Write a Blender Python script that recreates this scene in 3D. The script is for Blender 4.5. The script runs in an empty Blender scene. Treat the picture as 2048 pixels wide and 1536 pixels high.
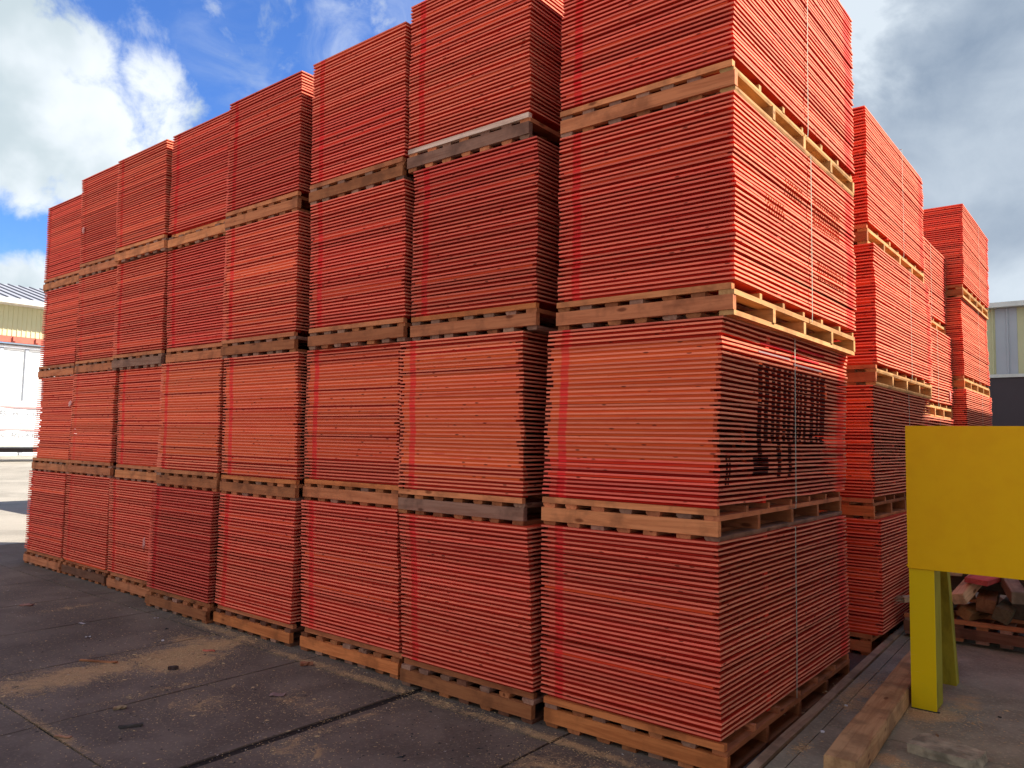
import bpy, bmesh, math, random
from mathutils import Matrix, Vector, Euler
random.seed(7)
S = bpy.context.scene
COL = S.collection

# ------------------------------------------------------------------ camera
cam_d = bpy.data.cameras.new('camera')
cam = bpy.data.objects.new('camera', cam_d); COL.objects.link(cam)
cam_d.sensor_width = 36.0; cam_d.lens = 36.0 * 1538.0 / 2048.0
cam_d.clip_start = 0.05; cam_d.clip_end = 4000
R = Matrix(((0.7779, 0.0314, 0.6276), (0.6281, -0.0682, -0.7752), (0.0184, 0.9972, -0.0727)))
x_ax = Vector((R[0][0], R[1][0], R[2][0])).normalized()
z_ax = Vector((R[0][2], R[1][2], R[2][2])); z_ax = (z_ax - x_ax * z_ax.dot(x_ax)).normalized()
y_ax = z_ax.cross(x_ax)
cam.matrix_world = Matrix((
    (x_ax.x, y_ax.x, z_ax.x, 1.7276), (x_ax.y, y_ax.y, z_ax.y, -3.9143),
    (x_ax.z, y_ax.z, z_ax.z, 1.73), (0, 0, 0, 1)))
S.camera = cam

# ------------------------------------------------------------------ light
SUN = Vector((1.0, 0.95, 1.40)).normalized()          # towards the sun
EL = math.asin(SUN.z); AZ = math.atan2(SUN.x, SUN.y)
sun_d = bpy.data.lights.new('sun', 'SUN'); sun_d.energy = 4.3; sun_d.angle = math.radians(0.5)
sun_d.color = (1.0, 0.92, 0.79)
sun = bpy.data.objects.new('sun', sun_d); COL.objects.link(sun)
sun.rotation_euler = SUN.to_track_quat('Z', 'Y').to_euler()
sun.location = (20, 20, 30)

W = bpy.data.worlds.new('World'); S.world = W; W.use_nodes = True
nt = W.node_tree; nt.nodes.clear()
def N(tree, t, **kw):
    n = tree.nodes.new(t)
    for k, v in kw.items():
        if k.startswith('i_'): n.inputs[k[2:].replace('_', ' ')].default_value = v
        else: setattr(n, k, v)
    return n
def math_n(tree, op, a, b=None, c=None, clamp=False):
    n = tree.nodes.new('ShaderNodeMath'); n.operation = op; n.use_clamp = clamp
    for i, v in enumerate((a, b, c)):
        if v is None: continue
        if isinstance(v, (int, float)): n.inputs[i].default_value = v
        else: tree.links.new(v, n.inputs[i])
    return n.outputs[0]
def mixc(tree, f, a, b, mode='MIX'):
    n = tree.nodes.new('ShaderNodeMix'); n.data_type = 'RGBA'; n.blend_type = mode
    for s, v in ((n.inputs[0], f), (n.inputs[6], a), (n.inputs[7], b)):
        if isinstance(v, (int, float)): s.default_value = v
        elif isinstance(v, (tuple, list)): s.default_value = (*v[:3], 1)
        else: tree.links.new(v, s)
    return n.outputs[2]
def sstep(tree, v, lo, hi, a=0.0, b=1.0):
    n = tree.nodes.new('ShaderNodeMapRange'); n.interpolation_type = 'SMOOTHSTEP'
    tree.links.new(v, n.inputs[0])
    n.inputs[1].default_value = lo; n.inputs[2].default_value = hi
    n.inputs[3].default_value = a; n.inputs[4].default_value = b
    return n.outputs[0]

tc = N(nt, 'ShaderNodeTexCoord'); D = tc.outputs['Generated']
sky = N(nt, 'ShaderNodeTexSky'); sky.sky_type = 'NISHITA'; sky.sun_disc = False
sky.sun_elevation = EL; sky.sun_rotation = AZ; sky.air_density = 1.0; sky.dust_density = 0.3; sky.ozone_density = 2.5
def noise(tree, vec, scale, detail=6, rough=0.55, dist=0.0, stretch=None):
    if stretch is not None:
        m = tree.nodes.new('ShaderNodeMapping'); m.inputs['Scale'].default_value = stretch
        tree.links.new(vec, m.inputs[0]); vec = m.outputs[0]
    n = tree.nodes.new('ShaderNodeTexNoise'); n.inputs['Scale'].default_value = scale
    n.inputs['Detail'].default_value = detail; n.inputs['Roughness'].default_value = rough
    n.inputs['Distortion'].default_value = dist
    tree.links.new(vec, n.inputs['Vector']); return n.outputs['Fac']
def blob(d, r_in, r_out):
    v = N(nt, 'ShaderNodeVectorMath', operation='DOT_PRODUCT'); nt.links.new(D, v.inputs[0])
    v.inputs[1].default_value = Vector(d).normalized()
    return sstep(nt, v.outputs['Value'], math.cos(math.radians(r_out)), math.cos(math.radians(r_in)))
def maxi(vals):
    o = vals[0]
    for v in vals[1:]: o = math_n(nt, 'MAXIMUM', o, v)
    return o
n_big = noise(nt, D, 4.5, 9, 0.55, 0.25)
n_fine = noise(nt, D, 15.0, 8, 0.62, 0.3)
shape = math_n(nt, 'ADD', math_n(nt, 'MULTIPLY', n_big, 0.55), math_n(nt, 'MULTIPLY', n_fine, 0.45))
# cloud banks: a bright cumulus over the far end of the row, a grey bank over the right side, more out of view, spread wider to brighten the shade
cum = maxi([blob((-0.895, 0.275, 0.365), 1, 8.0), blob((-0.89, 0.325, 0.325), 1, 6.5), blob((-0.91, 0.275, 0.315), 1, 7), blob((-0.88, 0.20, 0.42), 3, 9),
            math_n(nt, 'MULTIPLY', blob((-0.848, 0.390, 0.362), 0, 5.5), 0.60),
            math_n(nt, 'MULTIPLY', blob((-0.935, 0.314, 0.135), 1, 5), 0.75)])
bank = maxi([blob((-0.08, 0.91, 0.42), 10, 15), blob((-0.05, 0.96, 0.24), 8, 15), blob((0.35, 0.85, 0.40), 16, 34),
             math_n(nt, 'MULTIPLY', blob((0.1, 0.98, 0.13), 6, 20), 0.9)])
rest = maxi([blob((-0.7, -0.5, 0.40), 22, 50), blob((0.1, -0.8, 0.45), 22, 48), blob((0.8, -0.3, 0.4), 16, 36), blob((0.9, 0.35, 0.2), 10, 28)])
def dens(b, lo, hi, off=0.0):
    return sstep(nt, math_n(nt, 'ADD', b, math_n(nt, 'MULTIPLY', math_n(nt, 'SUBTRACT', shape, 0.5), 2.6)), lo, hi)
d_c = dens(cum, 0.34, 0.74); d_b = dens(bank, 0.10, 0.5); d_r = dens(rest, 0.4, 0.8)
wisp_n = noise(nt, D, 5.0, 8, 0.6, 0.8, (1.0, 2.2, 2.6))
wz = maxi([blob((-0.70, 0.52, 0.49), 3, 12), blob((-0.3, -0.2, 0.93), 15, 50), blob((-0.5, 0.5, 0.75), 5, 25)])
wisp = math_n(nt, 'MULTIPLY', math_n(nt, 'MULTIPLY', sstep(nt, wisp_n, 0.42, 0.78), 0.42), wz)
sepz = N(nt, 'ShaderNodeSeparateXYZ'); nt.links.new(D, sepz.inputs[0])
low = math_n(nt, 'MULTIPLY', sstep(nt, sepz.outputs['Z'], 0.24, 0.02), sstep(nt, shape, 0.44, 0.60))
low = math_n(nt, 'MULTIPLY', low, 0.8)
cover = maxi([d_c, d_b, d_r, wisp, low])
# cloud tone
tone_c = sstep(nt, noise(nt, D, 6.0, 5, 0.5, 0.2), 0.36, 0.60)
col_c = mixc(nt, tone_c, (0.50, 0.585, 0.63), (0.77, 0.82, 0.87))
zt_ = math_n(nt, 'SUBTRACT', sepz.outputs['Z'], math_n(nt, 'MULTIPLY', math_n(nt, 'ADD', sepz.outputs['X'], 0.12), 0.35))
zt_ = math_n(nt, 'ADD', zt_, math_n(nt, 'MULTIPLY', math_n(nt, 'SUBTRACT', noise(nt, D, 3.2, 6, 0.5, 0.4, (1.0, 1.0, 1.8)), 0.5), 0.34))
ramp = N(nt, 'ShaderNodeValToRGB'); nt.links.new(zt_, ramp.inputs[0]); cr = ramp.color_ramp; cr.interpolation = 'B_SPLINE'
for k, (p, c) in enumerate(((0.10, 0.80), (0.175, 1.0), (0.25, -0.05), (0.325, 0.85), (0.405, -0.05), (0.49, 0.50), (0.60, 0.30), (0.80, 0.7))):
    e = cr.elements[k] if k < 2 else cr.elements.new(p)
    e.position = p; e.color = (c, c, c, 1)
tone_b = math_n(nt, 'ADD', ramp.outputs[0], math_n(nt, 'MULTIPLY', math_n(nt, 'SUBTRACT', n_fine, 0.5), 0.5), clamp=True)
edge_b = math_n(nt, 'MULTIPLY', blob((-0.235, 0.86, 0.45), 0.5, 8), sstep(nt, n_big, 0.38, 0.62))
tone_b = math_n(nt, 'ADD', tone_b, math_n(nt, 'MULTIPLY', edge_b, 1.4), clamp=True)
col_b = mixc(nt, tone_b, (0.185, 0.25, 0.35), (0.60, 0.67, 0.74))
isb = math_n(nt, 'MULTIPLY', d_b, 1.0)
col_cloud = mixc(nt, isb, col_c, col_b)
skyc = mixc(nt, 1.0, sky.outputs[0], (0.30, 0.46, 0.74), 'MULTIPLY')
SKY_STR = 0.10
cloud_v = N(nt, 'ShaderNodeVectorMath', operation='SCALE'); nt.links.new(col_cloud, cloud_v.inputs[0])
cloud_v.inputs['Scale'].default_value = 1.0 / SKY_STR * 0.42
wc = mixc(nt, cover, skyc, cloud_v.outputs[0])
bg = N(nt, 'ShaderNodeBackground'); nt.links.new(wc, bg.inputs[0]); bg.inputs[1].default_value = SKY_STR
out = N(nt, 'ShaderNodeOutputWorld'); nt.links.new(bg.outputs[0], out.inputs[0])

vs = S.view_settings
vs.view_transform = 'Standard'; vs.look = 'None'; vs.exposure = 1.60; vs.gamma = 1.0; vs.use_curve_mapping = False
S.render.resolution_x = 1024; S.render.resolution_y = 768
try:
    S.render.engine = 'CYCLES'
    S.cycles.max_bounces = 8; S.cycles.diffuse_bounces = 5
except Exception: pass

# ------------------------------------------------------------------ materials
def new_mat(name, rough=0.75, spec=0.25):
    m = bpy.data.materials.new(name); m.use_nodes = True
    t = m.node_tree; b = t.nodes['Principled BSDF']
    b.inputs['Roughness'].default_value = rough
    b.inputs['Specular IOR Level'].default_value = spec
    return m, t, b
def bump(t, b, h, strength=0.3, dist=0.01):
    n = t.nodes.new('ShaderNodeBump'); n.inputs['Strength'].default_value = strength; n.inputs['Distance'].default_value = dist
    t.links.new(h, n.inputs['Height']); t.links.new(n.outputs[0], b.inputs['Normal'])
def objco(t):
    """object coordinates shifted by the object's own random number"""
    c = t.nodes.new('ShaderNodeTexCoord'); oi = t.nodes.new('ShaderNodeObjectInfo')
    cx = t.nodes.new('ShaderNodeCombineXYZ')
    t.links.new(math_n(t, 'MULTIPLY', oi.outputs['Random'], 37.0), cx.inputs[0])
    t.links.new(math_n(t, 'MULTIPLY', oi.outputs['Random'], 91.0), cx.inputs[1])
    t.links.new(math_n(t, 'MULTIPLY', oi.outputs['Random'], 17.0), cx.inputs[2])
    a = t.nodes.new('ShaderNodeVectorMath'); t.links.new(c.outputs['Object'], a.inputs[0]); t.links.new(cx.outputs[0], a.inputs[1])
    return c, oi, a.outputs[0]

def panel_material(name, pale, red, deep, kind):
    """object colour: r = how red-painted, g = brightness"""
    m, t, b = new_mat(name, 0.8, 0.15)
    c, oi, v = objco(t)
    sx = t.nodes.new('ShaderNodeSeparateColor'); t.links.new(oi.outputs['Color'], sx.inputs[0])
    xyz = t.nodes.new('ShaderNodeSeparateXYZ'); t.links.new(c.outputs['Object'], xyz.inputs[0])
    n1 = noise(t, v, 1.0, 4, 0.6, 0.0, (2.2, 2.2, 90.0))
    n2 = noise(t, v, 1.0, 5, 0.6, 0.0, (9.0, 9.0, 330.0))
    f = math_n(t, 'ADD', sx.outputs['Red'], math_n(t, 'MULTIPLY', math_n(t, 'SUBTRACT', n1, 0.5), 1.5), clamp=True)
    col = mixc(t, f, pale, red)
    col = mixc(t, math_n(t, 'MULTIPLY', sstep(t, n2, 0.52, 0.72), 0.55), col, deep)
    col = mixc(t, 1.0, col, (1, 1, 1), 'MULTIPLY')
    if kind == 'edge':
        # the short ends took less dye: raw, pinkish ply ends show
        nx_ = t.nodes.new('ShaderNodeSeparateXYZ'); t.links.new(c.outputs['Normal'], nx_.inputs[0])
        raw = math_n(t, 'MULTIPLY', sstep(t, nx_.outputs['X'], 0.5, 0.8), math_n(t, 'MULTIPLY_ADD', n1, -1.1, 1.25, clamp=True))
        col = mixc(t, raw, col, mixc(t, sstep(t, n2, 0.45, 0.62), (0.74, 0.29, 0.165), (0.56, 0.15, 0.095)))
        blot = noise(t, v, 1.0, 4, 0.6, 0.5, (3.0, 3.0, 20.0))
        col = mixc(t, math_n(t, 'MULTIPLY', sstep(t, blot, 0.56, 0.72), 0.45), col, (0.62, 0.025, 0.022))
    if kind != 'face':
        # darker knots and glue spots
        vo = t.nodes.new('ShaderNodeTexVoronoi'); vo.inputs['Scale'].default_value = 1.0
        mp = t.nodes.new('ShaderNodeMapping'); mp.inputs['Scale'].default_value = (7, 7, 26)
        t.links.new(v, mp.inputs[0]); t.links.new(mp.outputs[0], vo.inputs['Vector'])
        kn = math_n(t, 'MULTIPLY', sstep(t, vo.outputs['Distance'], 0.16, 0.08), 0.75)
        col = mixc(t, kn, col, (0.10, 0.012, 0.006))
        # sprayed registration stripes: near the left end of the long face and the far end of the short face
        s1 = math_n(t, 'MULTIPLY', sstep(t, math_n(t, 'ABSOLUTE', math_n(t, 'SUBTRACT', xyz.outputs['X'], 0.135)), 0.038, 0.022), sstep(t, xyz.outputs['Y'], 0.25, 0.15))
        s2 = math_n(t, 'MULTIPLY', sstep(t, math_n(t, 'ABSOLUTE', math_n(t, 'SUBTRACT', xyz.outputs['Y'], 2.17)), 0.13, 0.04), sstep(t, xyz.outputs['X'], 0.9, 1.0))
        st = math_n(t, 'MULTIPLY', math_n(t, 'MAXIMUM', s1, s2), math_n(t, 'MULTIPLY_ADD', n1, 0.8, 0.35, clamp=True))
        st = math_n(t, 'MULTIPLY', st, sx.outputs['Blue'])
        col = mixc(t, st, col, (0.86, 0.014, 0.024))
    hv = t.nodes.new('ShaderNodeVectorMath'); hv.operation = 'SCALE'
    t.links.new(col, hv.inputs[0])
    t.links.new(math_n(t, 'MULTIPLY', sx.outputs['Green'], math_n(t, 'MULTIPLY_ADD', oi.outputs['Random'], 0.34, 0.83)), hv.inputs['Scale'])
    t.links.new(hv.outputs[0], b.inputs['Base Color'])
    bump(t, b, n2, 0.25, 0.002)
    return m
M_EDGE = panel_material('panel_edge_paint', (0.95, 0.235, 0.130), (0.93, 0.135, 0.095), (0.70, 0.055, 0.035), 'edge')
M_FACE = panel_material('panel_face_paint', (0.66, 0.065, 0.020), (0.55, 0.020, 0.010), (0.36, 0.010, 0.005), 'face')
M_BATT = panel_material('panel_batten_wood', (0.72, 0.092, 0.020), (0.56, 0.014, 0.006), (0.46, 0.024, 0.008), 'batten')

M_BATD = panel_material('dark_batten_wood', (0.56, 0.032, 0.012), (0.46, 0.007, 0.004), (0.30, 0.008, 0.004), 'batten')  # darker red copy for the set-back battens

def wood_material(name, axis, rough=0.8, ring=True):
    """object colour is the timber tone; grain runs along axis"""
    m, t, b = new_mat(name, rough, 0.2)
    c, oi, v = objco(t)
    st = [22.0, 22.0, 22.0]; st['xyz'.index(axis)] = 1.3
    st2 = [90.0, 90.0, 90.0]; st2['xyz'.index(axis)] = 5.0
    n1 = noise(t, v, 1.0, 5, 0.6, 1.2, tuple(st))
    n2 = noise(t, v, 1.0, 4, 0.6, 0.0, tuple(st2))
    n3 = noise(t, v, 5.0, 4, 0.55)
    col = mixc(t, math_n(t, 'MULTIPLY', sstep(t, n1, 0.42, 0.66), 0.42), oi.outputs['Color'], mixc(t, 1.0, oi.outputs['Color'], (0.48, 0.30, 0.22), 'MULTIPLY'))
    col = mixc(t, math_n(t, 'MULTIPLY', sstep(t, n2, 0.5, 0.75), 0.35), col, mixc(t, 1.0, oi.outputs['Color'], (0.45, 0.38, 0.33), 'MULTIPLY'))
    col = mixc(t, math_n(t, 'MULTIPLY', sstep(t, n3, 0.46, 0.68), 0.75), col, mixc(t, 1.0, oi.outputs['Color'], (0.45, 0.42, 0.42), 'MULTIPLY'))
    vo = t.nodes.new('ShaderNodeTexVoronoi'); vo.inputs['Scale'].default_value = 1.0
    ks = [9.0, 9.0, 9.0]; ks['xyz'.index(axis)] = 3.2
    mp = t.nodes.new('ShaderNodeMapping'); mp.inputs['Scale'].default_value = ks
    t.links.new(v, mp.inputs[0]); t.links.new(mp.outputs[0], vo.inputs['Vector'])
    kn = sstep(t, vo.outputs['Distance'], 0.15, 0.06)
    col = mixc(t, math_n(t, 'MULTIPLY', kn, 0.8), col, mixc(t, 1.0, oi.outputs['Color'], (0.22, 0.12, 0.08), 'MULTIPLY'))
    t.links.new(col, b.inputs['Base Color'])
    bump(t, b, math_n(t, 'ADD', n1, n2), 0.35, 0.004)
    return m
M_WX = wood_material('timber_grain_x', 'x')
M_WY = wood_material('timber_grain_y', 'y')

def plain(name, color, rough=0.6, spec=0.3, var=0.15, scale=3.0, metal=0.0, stretch=(1, 1, 1), bs=0.0):
    m, t, b = new_mat(name, rough, spec)
    c = t.nodes.new('ShaderNodeTexCoord')
    n = noise(t, c.outputs['Object'], scale, 6, 0.6, 0.2, stretch)
    f = sstep(t, n, 0.35, 0.7)
    col = mixc(t, f, color, tuple(x * (1 - var) for x in color))
    t.links.new(col, b.inputs['Base Color']); b.inputs['Metallic'].default_value = metal
    if bs: bump(t, b, n, bs, 0.01)
    return m
M_STRAP = plain('strap_plastic', (0.40, 0.41, 0.33), 0.45, 0.4)
M_INK = plain('stencil_ink', (0.045, 0.010, 0.010), 0.9, 0.1)
M_FAINT = plain('faint_print', (0.42, 0.10, 0.04), 0.9, 0.1)
M_REDSPRAY = plain('red_spray', (0.72, 0.035, 0.045), 0.8, 0.1)
M_BLUEGREY = plain('grey_overspray', (0.44, 0.28, 0.27), 0.8, 0.1)
M_PLASTIC = plain('film_scrap_plastic', (0.75, 0.26, 0.22), 0.4, 0.5)
M_WHITE = plain('white_paper', (0.75, 0.70, 0.70), 0.6, 0.3)
M_DIRTY = plain('dark_rubber', (0.03, 0.03, 0.03), 0.8)

# ------------------------------------------------------------------ mesh helpers
def box(bm, x0, x1, y0, y1, z0, z1, mi=0, jit=0.0):
    j = lambda: random.uniform(-jit, jit) if jit else 0.0
    v = [bm.verts.new((x + j(), y + j(), z + j())) for z in (z0, z1) for y in (y0, y1) for x in (x0, x1)]
    for q in ((0, 2, 3, 1), (4, 5, 7, 6), (0, 1, 5, 4), (2, 6, 7, 3), (0, 4, 6, 2), (1, 3, 7, 5)):
        f = bm.faces.new([v[i] for i in q]); f.material_index = mi
    return v
def mesh_of(bm, name, mats):
    me = bpy.data.meshes.new(name); bm.normal_update(); bm.to_mesh(me); bm.free()
    for m in mats: me.materials.append(m)
    return me
def link(name, me, parent=None, loc=(0, 0, 0), rz=0.0, color=None):
    o = bpy.data.objects.new(name, me); COL.objects.link(o)
    o.location = loc; o.rotation_euler = (0, 0, rz)
    if parent is not None: o.parent = parent
    if color is not None: o.color = (*color[:3], 1.0)
    return o
def tag(o, label=None, cat=None, group=None, kind=None):
    if label: o['label'] = label
    if cat: o['category'] = cat
    if group: o['group'] = group
    if kind: o['kind'] = kind
    return o
def thing(name, loc, label, cat, group=None, rz=0.0):
    o = bpy.data.objects.new(name, None); COL.objects.link(o)
    o.location = loc; o.rotation_euler = (0, 0, rz); o.empty_display_size = 0.2
    return tag(o, label, cat, group)

PW = 1.165
PITCH = 0.0268; PLY = 0.0112; GAP = PITCH - PLY
def panel_mesh(seed, depth, pw=PW, kind=0, end_recess=None, opened=False):
    """one panel: battens underneath, a slightly warped plywood sheet on top"""
    rnd = random.Random(seed); bm = bmesh.new()
    nx, ny = 3, 9
    ph = rnd.uniform(0, 6.28); am = rnd.uniform(0.0008, 0.0030); k = rnd.choice((1.0, 1.5, 2.0, 2.5))
    def wz(i, j): return am * math.sin(ph + k * 6.28 * j / ny) + 0.0007 * math.sin(ph * 2 + i * 1.9)
    top = [[None] * (ny + 1) for _ in range(nx + 1)]; bot = [[None] * (ny + 1) for _ in range(nx + 1)]
    for i in range(nx + 1):
        for j in range(ny + 1):
            x = pw * i / nx; y = depth * j / ny
            top[i][j] = bm.verts.new((x, y, GAP + PLY + wz(i, j))); bot[i][j] = bm.verts.new((x, y, GAP + wz(i, j)))
    for i in range(nx):
        for j in range(ny):
            f = bm.faces.new((top[i][j], top[i + 1][j], top[i + 1][j + 1], top[i][j + 1])); f.material_index = 1
            f = bm.faces.new((bot[i][j], bot[i][j + 1], bot[i + 1][j + 1], bot[i + 1][j])); f.material_index = 1
    for i in range(nx):
        bm.faces.new((bot[i][0], bot[i + 1][0], top[i + 1][0], top[i][0]))
        bm.faces.new((bot[i + 1][ny], bot[i][ny], top[i][ny], top[i + 1][ny]))
    for j in range(ny):
        bm.faces.new((bot[0][j + 1], bot[0][j], top[0][j], top[0][j + 1]))
        bm.faces.new((bot[nx][j], bot[nx][j + 1], top[nx][j + 1], top[nx][j]))
    ys = [0.0, depth * 0.27, depth * 0.5, depth * 0.74, depth - 0.10]
    for n_, yb in enumerate(ys):
        if n_ == 0:
            y0 = (0.0035 if kind == 1 else rnd.uniform(0.016, 0.036)) if end_recess is None else end_recess
        else: y0 = yb + rnd.uniform(-0.13, 0.09)
        x0 = rnd.uniform(0.10, 0.14) if opened else rnd.uniform(0.022, 0.05); x1 = pw - rnd.uniform(0.07, 0.22)
        if n_ and rnd.random() < 0.10: x1 = pw - 0.004
        if n_ == 0:
            x1 = pw - rnd.uniform(0.020, 0.040)
            if rnd.random() < 0.13: x1 = pw - rnd.uniform(0.045, 0.09)
        box(bm, x0, x1, y0, min(y0 + 0.055, depth - 0.01), 0.0, GAP + 0.0016, 2)
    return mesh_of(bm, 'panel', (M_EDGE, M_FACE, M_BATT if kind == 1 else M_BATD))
DEEP = 2.32
PANELS_OPEN = [panel_mesh(400 + i, DEEP, kind=i % 2, opened=True) for i in range(8)]
PANELS_IN = [panel_mesh(100 + i, DEEP, kind=0) for i in range(12)]     # batten set back
PANELS_FL = [panel_mesh(200 + i, DEEP, kind=1) for i in range(12)]     # batten nearly flush

# pallet pieces -------------------------------------------------------
PH = 0.1745
def piece(x, y, z, mat, jit=0.0015, cut=0.0):
    bm = bmesh.new(); v = box(bm, 0, x, 0, y, 0, z, 0, jit)
    if cut:   # knocked-off lower corner of a board end
        pass
    return mesh_of(bm, 'pallet_piece', (mat,))
def bar_mesh(lx, ly, lz, mat, axis):
    """a bar with a slightly wavy edge: 4 segments along its length"""
    bm = bmesh.new(); n = 4; rings = []
    for i in range(n + 1):
        f = i / n; r = []
        for a, b in ((0, 0), (1, 0), (1, 1), (0, 1)):
            w = random.uniform(-0.0012, 0.0012)
            if axis == 'x': r.append(bm.verts.new((lx * f, ly * a + w, lz * b)))
            else: r.append(bm.verts.new((lx * a + w, ly * f, lz * b)))
        rings.append(r)
    for i in range(n):
        for q in range(4):
            bm.faces.new((rings[i][q], rings[i][(q + 1) % 4], rings[i + 1][(q + 1) % 4], rings[i + 1][q]))
    bm.faces.new(rings[0][::-1]); bm.faces.new(rings[-1])
    bmesh.ops.recalc_face_normals(bm, faces=bm.faces)
    e = [e for e in bm.edges]
    bmesh.ops.bevel(bm, geom=e, offset=0.0018, segments=1, affect='EDGES') if False else None
    return mesh_of(bm, 'pallet_bar', (mat,))
STRINGERS = [bar_mesh(PW, 0.040, 0.0830, M_WX, 'x') for _ in range(4)]
BEARERS = [bar_mesh(PW - 0.01, 0.036, 0.0350, M_WX, 'x') for _ in range(4)]
TONES = {'pale': (0.80, 0.275, 0.108), 'tan': (0.60, 0.195, 0.082), 'orange': (0.68, 0.20, 0.062), 'grey': (0.34, 0.165, 0.11),
         'brown': (0.40, 0.130, 0.050), 'dark': (0.20, 0.075, 0.042), 'white': (0.80, 0.52, 0.42), 'yellow': (0.62, 0.32, 0.125)}
def vary(c, a=0.12):
    k = 1 + random.uniform(-a, a); return (min(1, c[0] * k), min(1, c[1] * k * (1 + random.uniform(-.04, .04))), min(1, c[2] * k))
def deck_meshes(depth):
    out_ = []
    for _ in range(5):
        bm = bmesh.new(); w = random.uniform(0.072, 0.092)
        ch = random.choice((0, 0, 0.012, 0.02))
        y0, y1 = random.uniform(-0.003, 0.003), depth
        # five/six-sided profile so that some board ends are waney
        prof = [(0, 0.0), (w, 0.0), (w, 0.028), (0, 0.028)] if not ch else [(ch, 0.0), (w - ch * 0.4, 0.0), (w, 0.014), (w, 0.028), (0, 0.028), (0, 0.014)]
        a = [bm.verts.new((px, y0, pz)) for px, pz in prof]; b_ = [bm.verts.new((px, y1, pz)) for px, pz in prof]
        n = len(prof)
        for i in range(n): bm.faces.new((a[i], a[(i + 1) % n], b_[(i + 1) % n], b_[i]))
        bm.faces.new(a[::-1]); bm.faces.new(b_)
        bmesh.ops.recalc_face_normals(bm, faces=bm.faces)
        out_.append(mesh_of(bm, 'deck_board', (M_WY,)))
    return out_
DECKS = deck_meshes(DEEP - 0.03)
def make_pallet(x, y, z, beam, header, ends, label, group, depth=DEEP, nst=5, rz=0.0, decks=None, sunlit_side=False, back=0.002):
    decks = decks or DECKS
    t = thing('pallet', (x, y, z), label, 'pallet', group, rz)
    eb = TONES[ends]  # sides in the sun take the yellow tone: sunlight put into timber colour
    for lev, zz in ((0, 0.0), (1, 0.1112)):
        nb = 7
        for i in range(nb):
            px = (PW - 0.09) * i / (nb - 1) + (random.uniform(-0.022, 0.022) if 0 < i < nb - 1 else 0.0)
            sc = link('deck_board', random.choice(decks), t, (px + 0.002, random.uniform(0.006, 0.016), zz), 0,
                      vary(TONES['yellow' if sunlit_side and i == nb - 1 else random.choice((ends, ends, 'grey', 'brown'))], 0.12 if sunlit_side and i == nb - 1 else 0.3))
    for i in range(nst):
        py = 0.004 + (depth - 0.055) * i / (nst - 1)
        link('stringer', STRINGERS[i % 4], t, (random.uniform(-0.006, 0.006), py if i else 0.0, 0.0281), 0,
             vary(TONES[beam]) if i == 0 else vary(TONES['yellow' if sunlit_side else 'brown']))
    for i in range(7 if depth > 1.5 else 4):
        n = 7 if depth > 1.5 else 4
        py = (back if i == 0 else 0.002) + (depth - 0.05) * i / (n - 1)
        link('bearer', BEARERS[i % 4], t, (random.uniform(-0.004, 0.012), py, 0.1393), 0,
             vary(TONES[header]) if i == 0 else vary(TONES['yellow' if sunlit_side else 'tan']))
    return t

def strap_mesh(h, w, yoff):
    """band round the load: right side, over the top, left side, under the bearers"""
    bm = bmesh.new(); hw = 0.0055; th = 0.0014
    pts = [(w * 0.5, -0.06), (w + 0.0, -0.055), (w + 0.004, -0.02), (w + 0.0055, h * 0.35), (w + 0.005, h * 0.7), (w + 0.004, h + 0.003),
           (w * 0.5, h + 0.0045), (-0.004, h + 0.003), (-0.005, h * 0.5), (-0.003, -0.05), (w * 0.4, -0.058)]
    ring = []
    for i, (x, z) in enumerate(pts):
        ky = random.uniform(-0.007, 0.007)
        cx, cz = w * 0.5, h * 0.5
        dx, dz = x - cx, z - cz; l = math.hypot(dx, dz); dx, dz = dx / l, dz / l
        r = [bm.verts.new((x + dx * a * th, yoff + ky + s * hw, z + dz * a * th)) for s, a in ((-1, 0), (1, 0), (1, 1), (-1, 1))]
        ring.append(r)
    for i in range(len(ring) - 1):
        for q in range(4): bm.faces.new((ring[i][q], ring[i][(q + 1) % 4], ring[i + 1][(q + 1) % 4], ring[i + 1][q]))
    bm.faces.new(ring[0][::-1]); bm.faces.new(ring[-1])
    bmesh.ops.recalc_face_normals(bm, faces=bm.faces)
    return mesh_of(bm, 'strap', (M_STRAP,))

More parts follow.
